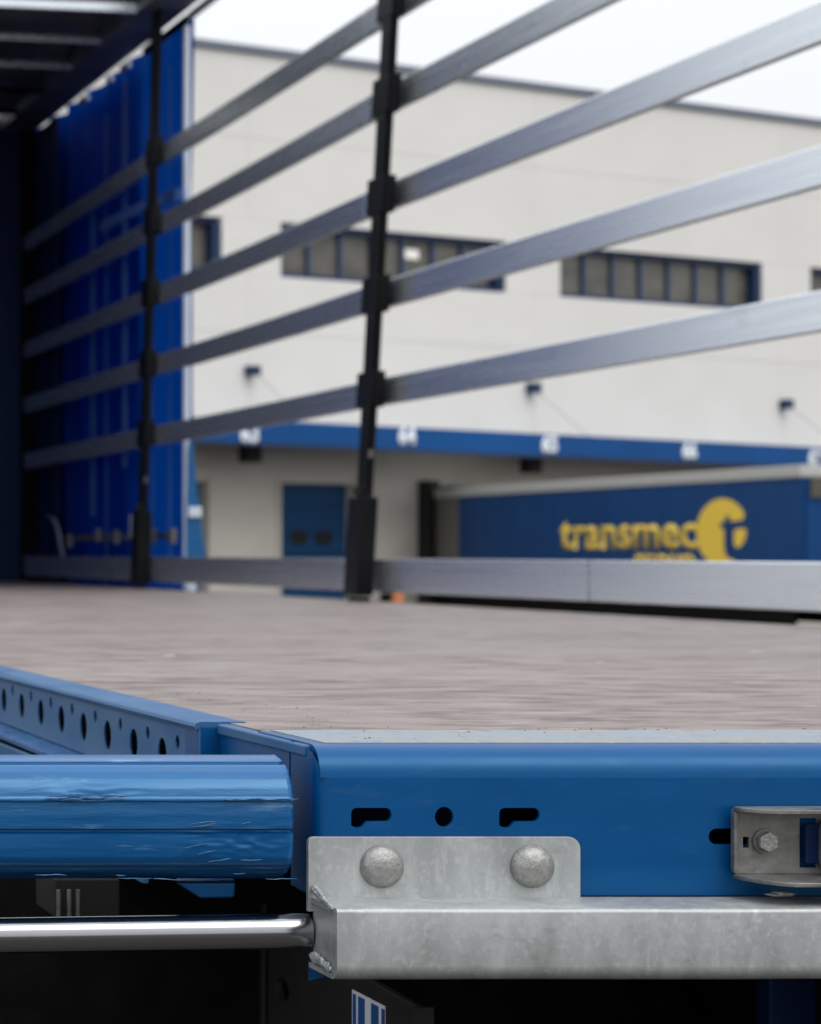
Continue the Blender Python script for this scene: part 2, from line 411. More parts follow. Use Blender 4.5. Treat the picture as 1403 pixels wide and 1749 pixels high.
# dock number plates
for x, y, n in ((425, 741, '63'), (694, 745, '64'), (938, 759, '65'), (1177, 771, '66'), (1392, 783, '67')):
    s = s_of(x, CD); z = z_of(x, y, CD); hw, hh = .235, .165
    bm = text_mesh(n, lambda u, v, w_: WM @ Vector((s - .24 + u, -CD - .004 - w_, z - .165 + v)), .50, .48, .055, extrude=.02)
    sg = obj('number_sign', bm, white_plate)
    tag(sg, {'63': 'white dock number 63, leftmost on the blue canopy, half behind an aluminium slat',
             '64': 'white dock number 64 on the blue canopy just right of the black post',
             '65': 'white dock number 65 on the blue canopy, above the roof of the parked trailer',
             '66': 'white dock number 66 on the blue canopy above the yellow lettering',
             '67': 'white dock number 67 at the right edge of the photo on the blue canopy'}[n], 'sign', 'dock numbers on the canopy')

# ------------------------------------------------------------------ parked trailer at the dock
TX = 20.0
TY1, TYc, TY0 = px_Y(737, TX), px_Y(783, TX), px_Y(1371, TX)
TZ1 = px_Z(826, px_Y(900, TX)); TZ0 = EYE - .62
pt_ = thing('parked_trailer', 'blue curtain sided trailer with yellow lettering backed up to the warehouse dock', 'trailer', (TX + 1.25, (TY0 + TY1) / 2, BAY))
box('curtain', (TX, TY0 + .03, TZ0), (TX + .05, TYc - .02, TZ1 - .19), tarp2, pt_)
box('curtain', (TX + 2.42, TY0 + .05, TZ0), (TX + 2.47, TYc, TZ1 - .19), tarp2, pt_)
box('roof_rail', (TX - .03, TY0, TZ1 - .185), (TX + 2.50, TY1, TZ1), white_roof, pt_, bevel=.02)
box('rear_frame', (TX + .02, TYc, TZ0), (TX + 2.45, TY1, TZ1 - .19), grey_rear, pt_)
box('headboard', (TX + .06, TY0, TZ0), (TX + 2.41, TY0 + .08, TZ1 - .19), tarp2, pt_)
box('corner_post', (TX + .12, TY0 - .05, TZ1 - .50), (TX + .34, TY0 - .005, TZ1 - .19), rust, pt_)
box('load_floor', (TX, TY0, TZ0 - .16), (TX + 2.5, TY1, TZ0 - .005), dark_steel, pt_)
for k in range(1, 6):
    yy = TY0 + (TYc - TY0) * k / 6
    box('curtain_strap', (TX - .006, yy, TZ0), (TX - .001, yy + .05, TZ1 - .20), tarp2, pt_)
box('undercarriage_shade', (TX + .03, TY0 + .3, TZ0 - .62), (TX + .07, TY1 - .1, TZ0 - .165), dark_steel, pt_)  # added dark sheet that fills the shaded undercarriage with black
box('chassis_rail', (TX + .75, TY0 + .6, TZ0 - .5), (TX + .9, TY1, TZ0 - .165), dark_steel, pt_)
box('chassis_rail', (TX + 1.6, TY0 + .6, TZ0 - .5), (TX + 1.75, TY1, TZ0 - .165), dark_steel, pt_)
box('underrun_guard', (TX + .05, TY0 + 4, TZ0 - .62), (TX + .10, TYc - 5, TZ0 - .28), dark_steel, pt_)
for yy in (TY1 - 2.6, TY1 - 3.9, TY1 - 5.2):
    for xx in (TX + .12, TX + 2.1):
        bm = bmesh.new(); tube(bm, (xx, yy, BAY + .5), (xx + .32, yy, BAY + .5), .50, n=24)
        wlr = obj('wheel', bm, black_rubber, pt_, bevel=.02)
        bm = bmesh.new(); tube(bm, (xx - .01, yy, BAY + .5), (xx + .33, yy, BAY + .5), .26, n=16)
        obj('rim', bm, grey_rear, wlr)
for xx in (TX + .35, TX + 2.0):
    box('landing_leg', (xx, TY0 + 2.6, BAY), (xx + .12, TY0 + 2.72, TZ0 - .17), dark_steel, pt_)
TYa, TYb = px_Y(957, TX), px_Y(1192, TX)
zb = px_Z(936, (TYa + TYb) / 2)
bm = text_mesh('transmec', lambda u, v, w: Vector((TX - .003 - w, TYa - u, zb + v)), TYa - TYb, .86, .022)
obj('lettering', bm, yellow, pt_)
TYc1, TYc2 = px_Y(1082, TX), px_Y(1188, TX)
bm = text_mesh('group', lambda u, v, w: Vector((TX - .003 - w, TYc1 - u, zb - .36 + v)), TYc1 - TYc2, .52, .02)
obj('lettering', bm, yellow, pt_)
lc = (px_Y(1234, TX), px_Z(909, px_Y(1234, TX))); lr = .555; lry = (px_Y(1190, TX) - px_Y(1279, TX)) / 2
P = lambda a, b: (lc[0] - lry * a, lc[1] + lr * b)
ring = [P(math.cos(R(a)), math.sin(R(a))) for a in range(32, 303, 6)]
ring += [P(.34, -.80), P(.18, -.72), P(.10, -.58), P(.08, -.40), P(.08, .10), P(-.08, .12), P(-.08, .27), P(.08, .30), P(.14, .48), P(.30, .48), P(.32, .32), P(.60, .32), P(.80, .36)]
bm = bmesh.new(); plate(bm, ring, [], .004, lambda u, v, w: Vector((TX - .003 - w, u, v)))
obj('logo_disc', bm, yellow, pt_)
bm = bmesh.new()
plate(bm, [P(.46, .02), P(.58, .10), P(.86, .10), P(.93, .0), P(.86, -.26), P(.70, -.44), P(.54, -.46), P(.46, -.34)], [], .004, lambda u, v, w: Vector((TX - .003 - w, u, v)))
obj('logo_dot', bm, yellow, pt_)

# small things near the dock, just above the load floor's far edge
cY = 38.0; c0 = pt(680, 1012, cY)
cn = thing('traffic_cone', 'small orange cone near the warehouse, just right of the black post foot', 'traffic cone', (c0.x, cY, BAY))
bm = bmesh.new(); tube(bm, (c0.x, cY, BAY + .04), (c0.x, cY, c0.z), .32, .07, n=16); obj('cone', bm, orange, cn)
box('cone_base', (c0.x - .36, cY - .36, BAY), (c0.x + .36, cY + .36, BAY + .04), black_rubber, cn)
bo = pt(664, 1012, 40)
bm = bmesh.new(); tube(bm, (bo.x, 40, BAY), (bo.x, 40, bo.z), .13, n=14); bmesh.ops.recalc_face_normals(bm, faces=bm.faces)
tag(obj('bollard', bm, dark_steel, bevel=.02), 'dark steel bollard beside the small orange cone', 'bollard')

# ------------------------------------------------------------------ the open trailer
FL = 1.20                      # load floor
TL, TR_ = .756, 3.24           # left and right side
YB, YF = 2.41, 16.05           # near (rear) end and headboard
tr = thing('curtain_trailer', 'open blue curtain sided trailer with bare plywood load floor in the foreground', 'trailer', (2.0, 9.2, 0))
# floor
box('load_floor', (TL + .012, YB + .205, FL - .030), (TR_ - .03, YF - .01, FL), deckm, tr)
box('floor_edge_strip', (TL + .018, YB + .03, FL - .03), (TR_ - .03, YB + .2045, FL + .0015), strip_m, tr)
# near rail: rounded top, face with slots, folded end
XE = 3.25
ztop, rad = FL + .0005, .030
sec = [(YB + .20, ztop - .006), (YB + .20, ztop)] + [(y, z) for y, z in [(YB + rad - rad * math.sin(R(a)), ztop - rad + rad * math.cos(R(a))) for a in range(0, 91, 9)]]
inner = [(y, z) for y, z in [(YB + rad - (rad - .006) * math.sin(R(a)), ztop - rad + (rad - .006) * math.cos(R(a))) for a in range(90, -1, -9)]]
bm = bmesh.new(); extrude_x(bm, sec[1:] + inner + [sec[0]], TL + .004, XE)
zf1, zf0 = ztop - rad, EYE - .3215
def slot_L(x):                                        # long slot with a short hook down at its left end, in photo pixels
    p = [(x, 1410), (x, 1388), (x + 3, 1382), (x + 9, 1380)] + [(x + 60 + 9.5 * math.sin(R(a)), 1391.5 - 11.5 * math.cos(R(a))) for a in range(0, 181, 30)]
    p += [(x + 27, 1403.5), (x + 23, 1408), (x + 17, 1413.5), (x + 8, 1414)]
    return [(px_X(a, YB), px_Z(b, YB)) for a, b in p]
holes = [slot_L(600), slot_L(853)]
holes.append([(px_X(759, YB) + .0088 * math.cos(R(a)), px_Z(1395.5, YB) + .0095 * math.sin(R(a))) for a in range(0, 360, 24)])
holes.append([(px_X(1224, YB) + .0072 * math.cos(R(a)), px_Z(1429, YB) + .0075 * math.sin(R(a))) for a in range(90, 271, 20)] +
             [(px_X(1285, YB) + .0072 * math.cos(R(a)), px_Z(1429, YB) + .0075 * math.sin(R(a))) for a in range(-90, 91, 20)])
outl = [(TL + .012, zf1), (TL + .012, zf0 + .02), (TL + .018, zf0), (XE, zf0), (XE, zf1)]
plate(bm, outl, holes, .005, lambda u, v, w: Vector((u, YB + w, v)))
rail = obj('rear_rail', bm, blue, tr); smooth_angle(rail, 35)
# rounded vertical fold and end flange
bm = bmesh.new()
fold = [(TL + .012, YB)] + [(TL + .012 - .012 * math.sin(R(a)), YB + .012 - .012 * math.cos(R(a))) for a in (15, 30, 45, 60, 75, 90)] + [(TL, YB + .078)]
zt = lambda y: ztop - rad + math.sqrt(max(0, rad * rad - max(0, YB + rad - y) ** 2)) - .0004
pts_t = [bm.verts.new((x, y, zt(y))) for x, y in fold]; pts_b = [bm.verts.new((x, y, zf0 + (.012 if i < 6 else .0))) for i, (x, y) in enumerate(fold)]
for i in range(len(fold) - 1): bm.faces.new([pts_t[i], pts_t[i + 1], pts_b[i + 1], pts_b[i]])
fin = [bm.verts.new((x + .005, y + .0, zt(y))) for x, y in fold[-1:]]; fin2 = [bm.verts.new((TL + .005, YB + .078, zf0))]
bm.faces.new([pts_t[-1], fin[0], fin2[0], pts_b[-1]])
smooth_angle(obj('rail_end_flange', bm, blue, tr), 50)
box('rail_end_lip', (TL - .002, YB + .03, FL - .012), (TL + .0115, YB + .330, FL - .001), blue_dusty, tr, bevel=.002)
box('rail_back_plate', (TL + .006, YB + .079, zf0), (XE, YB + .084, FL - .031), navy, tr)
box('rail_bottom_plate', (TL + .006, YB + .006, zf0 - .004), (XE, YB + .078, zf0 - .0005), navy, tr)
box('recess_side_plate', (TL + .001, YB + .086, FL - .050), (TL + .009, 2.7405, FL - .0122), blue, tr)
# block closing the perforated side beam
box('beam_end_block', (.7345, 2.742, EYE - .30), (.772, 2.80, FL - .001), blue, tr, bevel=.004)
box('beam_web', (.776, 2.70, EYE - .30), (.790, 2.735, FL - .006), blue_dusty, tr)
# perforated side beam
def side(u, v, w):                                    # u = depth, v = height, rising a little to the front
    return Vector((.735 + w, u, v + (u - 2.75) * .0075))
bh = []
for i in range(26):
    yc = 2.895 + .1322 * i
    bh.append([(yc + .0190 * math.cos(R(a)), EYE - .2275 + .0180 * math.sin(R(a))) for a in range(0, 360, 24)])
    ys_ = 2.829 + .1322 * i
    bh.append([(ys_ + .0085 * math.cos(R(a)), EYE - .2095 + .0080 * math.sin(R(a))) for a in range(0, 360, 36)])
bm = bmesh.new()
plate(bm, [(2.742, EYE - .262), (6.4, EYE - .262), (6.4, FL - .006), (2.742, FL - .006)], bh, .002, side)
pb = obj('perforated_side_beam', bm, blue_dusty, tr)
bm = bmesh.new()
sec = [(-.003, -.008), (-.0045, -.004), (-.003, -.0005), (.002, .0012), (.050, .0012), (.050, -.004), (.003, -.004)]
A = [bm.verts.new((.735 + a, 2.742, FL + b)) for a, b in sec]; B = [bm.verts.new((.735 + a, 9.0, FL + b + .0005)) for a, b in sec]
for i in range(len(sec)): bm.faces.new([A[i], A[(i + 1) % 7], B[(i + 1) % 7], B[i]])
bm.faces.new(A); bm.faces.new(B)
obj('beam_top_flange', bm, blue_dusty, pb)
box('beam_back', (.80, 2.81, EYE - .30), (.803, 9.0, FL - .032), dark_steel, pb)
bm = bmesh.new()
A = [(.700, 2.75, EYE - .2665), (.740, 2.75, EYE - .2625), (.740, 6.4, EYE - .2375), (.700, 6.4, EYE - .2415)]
lo_ = [bm.verts.new((x, y, z - .005)) for x, y, z in A]; hi_ = [bm.verts.new(p) for p in A]
for f in ([0, 1, 2, 3],): bm.faces.new([lo_[i] for i in f][::-1]); bm.faces.new([hi_[i] for i in f])
for i in range(4): bm.faces.new([lo_[i], lo_[(i + 1) % 4], hi_[(i + 1) % 4], hi_[i]])
obj('beam_bottom_flange', bm, blue_scuffed, pb)
box('side_apron', (.690, 2.80, EYE - .36), (.696, 9.0, EYE - .270), blue_dusty, tr)
box('side_beam_forward', (.735, 6.4, EYE - .262), (.760, YF, FL - .006), blue_dusty, tr)
box('far_side_beam', (TR_ - .025, YB + .05, EYE - .36), (TR_ + .01, YF, FL - .002), dark_steel, tr)
# blue bumper tube with seams
def tube_sec():
    k = YB / FPX
    Zp = lambda y: EYE - (y - CY) * k
    yf = YB - .014
    o = [(yf + .075, Zp(1512)), (yf + .100, Zp(1490)), (yf + .100, Zp(1325)), (yf + .085, Zp(1303)), (yf + .060, Zp(1296)), (yf + .040, Zp(1301.5)), (yf + .035, Zp(1304)),
         (yf + .034, Zp(1314)), (yf + .027, Zp(1314)), (yf + .026, Zp(1308.5))]
    o += [(yf + .022, Zp(1311)), (yf + .014, Zp(1319)), (yf + .008, Zp(1330)), (yf + .003, Zp(1344)), (yf + .0005, Zp(1357)), (yf, Zp(1361)),
          (yf - .0018, Zp(1363)), (yf - .0018, Zp(1366)), (yf + .0008, Zp(1368)), (yf, Zp(1390)), (yf + .0005, Zp(1413)),
          (yf + .006, Zp(1416)), (yf + .006, Zp(1420)), (yf - .001, Zp(1424)), (yf - .0005, Zp(1445)), (yf + .001, Zp(1462)),
          (yf + .005, Zp(1474)), (yf + .012, Zp(1483)), (yf + .013, Zp(1485)), (yf + .019, Zp(1492)), (yf + .030, Zp(1500)), (yf + .050, Zp(1509))]
    d = []
    for a, b in zip(o, o[1:] + o[:1]):
        L = math.hypot(a[0] - b[0], a[1] - b[1]); n_ = max(1, int(L / .0016)) if a[0] < yf + .03 else 1
        d += [(a[0] + (b[0] - a[0]) * i / n_, a[1] + (b[1] - a[1]) * i / n_) for i in range(n_)]
    return d
import mathutils.noise as mn
def wob(X, Y, Z, j):
    k = YB / FPX; x = X / k + CX; y = CY - (Z - EYE) / k
    a = .0002 * mn.noise(Vector((X * 7, Z * 12, 3)))
    e = max(0, (X - .7255) / .006)                    # the last millimetres draw in to the blunt end
    m1 = math.exp(-((x - 135) / 75) ** 2 - ((y - 1352) / 11) ** 2)
    m2 = math.exp(-((x - 390) / 85) ** 2 - ((y - 1440 + (x - 390) * .12) / 30) ** 2)
    q = Vector((x * .016 + y * .035, y * .10 - x * .006, 2))
    t = 1 - abs(mn.noise(q)) * 3 + .3 * mn.noise(q * 2.1 + Vector((4, 1, 0)))
    a -= .0009 * (m1 * 1.6 + m2) * t
    a -= .0002 * max(0, mn.noise(Vector((x * .012, y * .3, 8))))
    return (X, Y + a + .004 * e * e, Z)
bm = bmesh.new(); extrude_x(bm, tube_sec(), .30, .7315, n=420, fn=wob); extrude_x(bm, tube_sec(), -.9, .30, n=6)
smooth_angle(obj('bumper_tube', bm, blue_scuffed, tr), 50)
# loose slivers of film and lacquer torn up on the front of the tube
film = mat('torn_lacquer_film', (.01, .085, .24), rough=.28, spec=.9, tint=(.6, .84, 1.), var=(.10, .22, .38), scale=(60, 60, 90), vamt=1, transl=.2)
random.seed(5); bm = bmesh.new()
kx = YB / FPX; yf0 = YB - .016
def sliver(xc, yc, L, h, tilt, lift):
    n_ = 7; pr_ = None
    for i in range(n_):
        t = i / (n_ - 1) - .5
        x = xc + L * t; y = yc + tilt * L * t + 2.2 * mn.noise(Vector((x * .05, yc, 1)))
        hh_ = 1.7 * h * (1 - (2 * t) ** 2) * (.6 + .7 * random.random()) + .3
        dep = yf0 - .0006 - lift * random.random() + max(0, (1350 - y)) ** 2 * 2.2e-5 * .6
        f_ = lambda yy, d: Vector(((x - CX) * kx, dep + d, EYE - (yy - CY) * kx))
        a_, b_, c_ = bm.verts.new(f_(y - hh_, .0006)), bm.verts.new(f_(y, -.0016 * random.random())), bm.verts.new(f_(y + hh_, .0008))
        if pr_: bm.faces.new([pr_[0], a_, b_, pr_[1]]); bm.faces.new([pr_[1], b_, c_, pr_[2]])
        pr_ = (a_, b_, c_)
for i in range(9): sliver(random.uniform(80, 200), random.uniform(1350, 1364), random.uniform(14, 50), random.uniform(.3, 1.5), random.uniform(-.1, .1), .001)
for i in range(4): sliver(random.uniform(200, 470), random.uniform(1361, 1365), random.uniform(40, 90), random.uniform(.2, .7), 0, .0)
for i in range(8): sliver(random.uniform(300, 480), random.uniform(1400, 1470), random.uniform(12, 50), random.uniform(.2, .8), random.uniform(-.24, -.02), .0)
for i in range(6): sliver(random.uniform(20, 480), random.uniform(1486, 1500), random.uniform(15, 60), random.uniform(.2, .5), 0, .0)
fo = obj('torn_film', bm, film, tr, smooth=True, kind='stuff')
# polished rod, brackets under the tube
bm = bmesh.new(); tube(bm, pt(-1500, 1620, 2.412), pt(527, 1590.5, 2.412), .0168, n=48)
smooth_angle(obj('polished_rod', bm, chrome, tr), 50)
a = pt(300, 1508, 2.45)
hexa('tube_bracket', [pt(342, 1534, 2.44), pt(400, 1533, 2.44), pt(400, 1533, 2.50), pt(342, 1534, 2.50), pt(300, 1508, 2.44), pt(402, 1508, 2.44), pt(402, 1500, 2.50), pt(300, 1500, 2.50)], blue, tr, bevel=.002)
box('hinge_block', (px_X(95, 2.62), 2.62, px_Z(1570, 2.62)), (px_X(205, 2.62), 2.72, px_Z(1500, 2.62)), bracket_steel, tr, bevel=.003)
for q in (100, 118, 133):
    bm = bmesh.new(); tube(bm, pt(q, 1520, 2.61), pt(q, 1568, 2.61), .0022, n=8); obj('hinge_pin', bm, galv_dark, tr)
# galvanised guide plate with two coach bolts
PY_ = 2.400
x0, x1, z1, z0 = px_X(527, PY_), px_X(992, PY_), px_Z(1430, PY_), EYE - .335
pl = [(x0, z0), (x1, z0)] + arc(x1 - .011, z1 - .011, .011, 0, 90, 6) + arc(x0 + .006, z1 - .006, .006, 90, 180, 4)
bm = bmesh.new(); plate(bm, pl, [], .0065, lambda u, v, w: Vector((u, PY_ + w, v)))
gp = obj('guide_plate', bm, galv, tr, bevel=.0012)
for bxp in (652, 909):
    c = pt(bxp, 1480, PY_); bm = bmesh.new()
    rr = .0202; n = 32; prof = [(1.0, 0), (.995, .10), (.96, .24), (.88, .40), (.74, .56), (.55, .68), (.32, .765), (.12, .79)]
    rings = [[bm.verts.new((c.x + rr * p * math.cos(2 * math.pi * i / n), PY_ - .0004 - rr * h * .80, c.z + rr * p * math.sin(2 * math.pi * i / n))) for i in range(n)] for p, h in prof]
    for a_, b_ in zip(rings, rings[1:]):
        for i in range(n): bm.faces.new([a_[i], a_[(i + 1) % n], b_[(i + 1) % n], b_[i]])
    bm.faces.new(rings[-1]); bm.faces.new(rings[0][::-1])
    obj('coach_bolt', bm, zinc_bolt, gp, smooth=True)
# galvanised guide channel
YFc = 2.323
zT, zB = EYE - .322, EYE - .3875
r1, r2 = .004, .014
def chan(off):
    return ([(PY_ + .005 - off * 0, zT - off)] + [(YFc + r1 + off * 0 - (r1) * math.sin(R(a)) + off, zT - r1 + r1 * math.cos(R(a)) - off) for a in (0, 22, 45, 67, 90)] +
            [(YFc + r2 - r2 * math.cos(R(a)) + off, zB + r2 - r2 * math.sin(R(a)) + off) for a in (0, 15, 30, 45, 60, 75, 90)] + [(PY_ + .005, zB + off)])
outer, innr = chan(0), chan(.0048)
bm = bmesh.new()
X0, X1, XI = .7476, XE, .7515
def yo(X, Y, Z, j): return (X, Y + (.0004 * mn.noise(Vector((X * 14, Z * 30, 1)))), Z + .0005 * mn.noise(Vector((X * 8, j * .1, 7))))
nseg = 120
rings = []
for i in range(nseg + 1):
    X = X0 + (X1 - X0) * i / nseg
    rings.append([bm.verts.new(yo(X, p[0], p[1], j)) for j, p in enumerate(outer)])
for a_, b_ in zip(rings, rings[1:]):
    for j in range(len(outer) - 1): bm.faces.new([a_[j], a_[j + 1], b_[j + 1], b_[j]])
i0 = [bm.verts.new((X0, p[0], p[1])) for p in innr]; i1 = [bm.verts.new((XI, p[0], p[1])) for p in innr]
for j in range(len(innr) - 1):
    bm.faces.new([rings[0][j], rings[0][j + 1], i0[j + 1], i0[j]]); bm.faces.new([i0[j], i0[j + 1], i1[j + 1], i1[j]])
bm.faces.new(i1); bm.faces.new(rings[-1])
ch = obj('guide_channel', bm, galv, tr); smooth_angle(ch, 45)
# weld beads and slag at the open end of the channel
random.seed(3)
def blob(bm, c, r, sx=1, sy=1, sz=1):
    q = bmesh.ops.create_icosphere(bm, subdivisions=3, radius=1)
    for v in q['verts']:
        d = v.co.copy(); k = 1 + .55 * mn.noise(d * 1.3 + Vector(c) * 90) + .18 * mn.noise(d * 4 + Vector(c) * 50)
        v.co = Vector((c[0] + d.x * r * sx * k, c[1] + d.y * r * sy * k, c[2] + d.z * r * sz * k))
bm = bmesh.new()
for q_ in range(9):
    t_ = q_ / 8; blob(bm, pt(538 + 30 * t_, 1520 + 33 * t_, 2.396 - .06 * t_), .0038 - .0016 * t_, .9, 1.7, 1.0)
for q_ in range(7):
    t_ = q_ / 6; blob(bm, pt(536 + 28 * t_, 1634 + 22 * t_, 2.39 - .045 * t_), .0042 - .0014 * t_, .8, 1.6, 1.1 + .3 * (q_ % 2))
blob(bm, pt(1335, 1527, 2.385), .0050, 2.4, 1, .6)
obj('weld_bead', bm, galv, ch, smooth=True, kind='stuff')
hexa('corner_gusset', [pt(527, 1676, 2.425), pt(556, 1668, 2.425), pt(556, 1668, 2.44), pt(527, 1676, 2.44), pt(527, 1640, 2.425), pt(560, 1640, 2.425), pt(560, 1640, 2.44), pt(527, 1640, 2.44)], blue, tr)
# curtain buckle tray
bk0, bk1 = px_X(1252, 2.40), px_X(1640, 2.40)
zb1, zb0 = EYE - .2372, EYE - .3000
bm = bmesh.new()
rh = [(px_X(1270, 2.40), px_Z(1448, 2.40)), (px_X(1280, 2.40), px_Z(1448, 2.40)), (px_X(1280, 2.40), px_Z(1430, 2.40)), (px_X(1270, 2.40), px_Z(1430, 2.40))]
gx0, gx1 = px_X(1367, 2.40), px_X(1388, 2.40)
gap = [(gx0, px_Z(1482, 2.40)), (gx1 + .004, px_Z(1482, 2.40)), (gx1 + .004, px_Z(1398, 2.40)), (gx0, px_Z(1398, 2.40))]
ol = arc(bk0 + .005, zb0 + .005, .005, 180, 270, 4) + [(bk1, zb0), (bk1, zb1)] + arc(bk0 + .006, zb1 - .006, .006, 90, 180, 4)
plate(bm, ol, [rh, gap], .004, lambda u, v, w: Vector((u, 2.400 + w, v)))
tray = obj('curtain_buckle', bm, galv_dark, tr, bevel=.0008)
def flange(z0_, z1_, name, depth, y0=2.3995):         # its left end is cut back in a curve
    pts = [(bk0, y0)] + [(bk0 + .030 * (1 - math.cos(R(a))) + .0, y0 - depth * math.sin(R(a))) for a in range(10, 91, 10)] + [(bk1, y0 - depth), (bk1, y0)]
    b_ = bmesh.new(); plate(b_, pts, [], z1_ - z0_, lambda u, v, w: Vector((u, v, z0_ + w)))
    return obj(name, b_, galv_dark, tray, bevel=.0010)
flange(zb1 - .0035, zb1, 'tray_top_flange', .036)
flange(zb0 - .0040, zb0, 'tray_bottom_flange', .066)
box('tray_rim', (bk0 - .0012, 2.394, zb0 + .004), (bk0 + .0028, 2.3995, zb1 - .005), galv_dark, tray, bevel=.001)
c = pt(1320, 1440, 2.385)
bm = bmesh.new(); tube(bm, (c.x, 2.3995, c.z), (c.x, 2.397, c.z), .0118, n=24); obj('washer', bm, galv_dark, tray)
bm = bmesh.new(); R0 = .0098
hx = [(c.x + R0 * math.cos(R(60 * i + 30)), c.z + R0 * math.sin(R(60 * i + 30))) for i in range(6)]
plate(bm, hx, [], .0075, lambda u, v, w: Vector((u, 2.3895 + w, v)))
obj('hex_bolt', bm, zinc_bolt, tray, bevel=.0012)
box('tension_handle', (gx1 + .0015, 2.366, px_Z(1487, 2.39)), (bk1 - .004, 2.3995, px_Z(1400, 2.39)), galv_dark, tray, bevel=.009)
box('handle_hinge', (gx0 + .002, 2.392, px_Z(1474, 2.40)), (gx1 + .003, 2.399, px_Z(1406, 2.40)), navy, tray, bevel=.001)
# dark things below the rail
bm = bmesh.new()
bp_ = [(2.452, EYE - .4326), (2.452, EYE - .78), (2.90, EYE - .78), (2.925, EYE - .74), (2.936, EYE - .70), (2.936, EYE - .42)]
hc = (px_Y(482, .864), px_Z(1690, px_Y(482, .864)))
hole = [(hc[0] + .024 * math.cos(R(a)), hc[1] + .013 * math.sin(R(a))) for a in range(0, 360, 24)]
plate(bm, bp_, [hole], .008, lambda u, v, w: Vector((.864 + w, u, v)))
ub = obj('underrun_bracket', bm, bracket_steel, tr, bevel=.0015)
box('bracket_rim', (.858, 2.928, EYE - .72), (.8635, 2.942, EYE - .40), bracket_steel, ub, bevel=.002)
box('bracket_edge', (.858, 2.447, EYE - .78), (.88, 2.4515, EYE - .4326), bracket_steel, ub, bevel=.001)
ly0, ly1 = px_Y(604, .864), px_Y(660, .864)
box('sticker', (.8625, ly1, EYE - .60), (.8636, ly0, px_Z(1697, ly0) + .004), label_w, ub)
for k, (f0, f1) in enumerate(((.05, .13), (.22, .40), (.62, .82), (.93, 1.0))):
    box('sticker_stripe', (.8615, ly0 + (ly1 - ly0) * f1, EYE - .60), (.8622, ly0 + (ly1 - ly0) * f0, px_Z(1699, ly0) + .002), label_b, ub)
box('under_floor_blocker', (-.9, 2.96, .22), (3.2, 3.35, FL - .13), dark_steel, tr, bevel=.01)  # added black box, stands in for the darkness under the floor
box('chassis_cross_member', (-.9, 2.62, FL - .16), (.72, 2.70, FL - .075), dark_steel, tr) if False else None
box('chassis_beam', (1.35, 2.55, .62), (1.48, YF, FL - .20), dark_steel, tr)
box('chassis_beam', (2.45, 2.55, .62), (2.58, YF, FL - .20), dark_steel, tr)
box('side_skirt', (.70, 3.4, .40), (.72, 8.0, FL - .40), dark_steel, tr)
box('side_skirt', (TR_ - .06, 3.4, .45), (TR_ - .04, YF, FL - .37), dark_steel, tr)
box('rear_panel', (px_X(1315, 2.66), 2.66, .45), (px_X(1500, 2.66), 2.69, FL - .22), navy, tr, bevel=.003)
bm = bmesh.new(); c = pt(1135, 1703, 2.90); tube(bm, (c.x, 2.88, c.z), (c.x, 2.96, c.z), .018, n=20); obj('coupling_knob', bm, dark_steel, tr, bevel=.003)
box('under_floor', (-.9, 3.36, FL - .40), (.66, 8.0, FL - .37), dark_steel, tr)
for yy in (8.9, 10.2, 11.5):
    for xx in (.78, 2.85):
        bm = bmesh.new(); tube(bm, (xx, yy, .49), (xx + .33, yy, .49), .49, n=28)
        w_ = obj('wheel', bm, black_rubber, tr, bevel=.02)
        bm = bmesh.new(); tube(bm, (xx - .01, yy, .49), (xx + .34, yy, .49), .27, n=20); obj('rim', bm, grey_rear, w_)
for xx in (1.1, 2.8):
    box('landing_leg', (xx, 13.6, 0), (xx + .12, 13.72, FL - .2), dark_steel, tr)
# headboard and front corner posts
box('headboard', (TL, YF, FL - .15), (TR_ + .035, YF + .06, EYE + 2.70), navy, tr)
for k in range(7):
    xx = TL + .3 + k * .36
    box('headboard_rib', (xx, YF - .012, FL), (xx + .05, YF - .001, EYE + 2.6), navy, tr)
box('front_corner_post', (TR_ - .05, YF - .10, FL - .10), (TR_ + .03, YF - .001, EYE + 2.62), dark_steel, tr)
box('front_corner_post', (TL, YF - .10, FL - .10), (TL + .08, YF - .001, EYE + 2.62), dark_steel, tr)
# cant rails and roof
box('roof_rail', (3.055, 2.46, EYE + 2.62), (3.285, YF + .05, EYE + 2.76), dark_tarp, tr, bevel=.01)
box('roof_rail', (TL - .02, 8.9, EYE + 2.62), (TL + .16, YF + .05, EYE + 2.76), dark_tarp, tr, bevel=.01)
for ya, yb in ((11.6, 12.42), (12.46, 13.3), (13.62, 13.80), (14.02, 14.12), (14.6, 14.8)):
    box('runner_and_sky_gap', (3.275, ya, EYE + 2.565), (3.295, yb, EYE + 2.60), alu_white if ya < 12.45 or ya > 13.5 else dark_steel, tr)  # real runner, plus short pale pieces imitating sky seen through the gaps
bow = [(12.50, .045), (13.25, .03), (13.95, .03), (14.7, .03), (15.4, .03)]
for i, (yy, hh) in enumerate(bow):
    zb2 = EYE + 2.62
    f = lambda X, dz: zb2 + (3.06 - X) * .040 + dz
    hexa('roof_bow', [(TL + .16, yy, f(TL + .16, 0)), (3.054, yy, f(3.054, 0)), (3.054, yy + .05, f(3.054, 0)), (TL + .16, yy + .05, f(TL + .16, 0)),
                      (TL + .16, yy, f(TL + .16, hh)), (3.054, yy, f(3.054, hh)), (3.054, yy + .05, f(3.054, hh)), (TL + .16, yy + .05, f(TL + .16, hh))], alu if i < 3 else dark_steel, tr, bevel=.004)
bm = bmesh.new()                                       # the roof tarpaulin pushed forward in folds
ny, nx = 90, 14; g = []
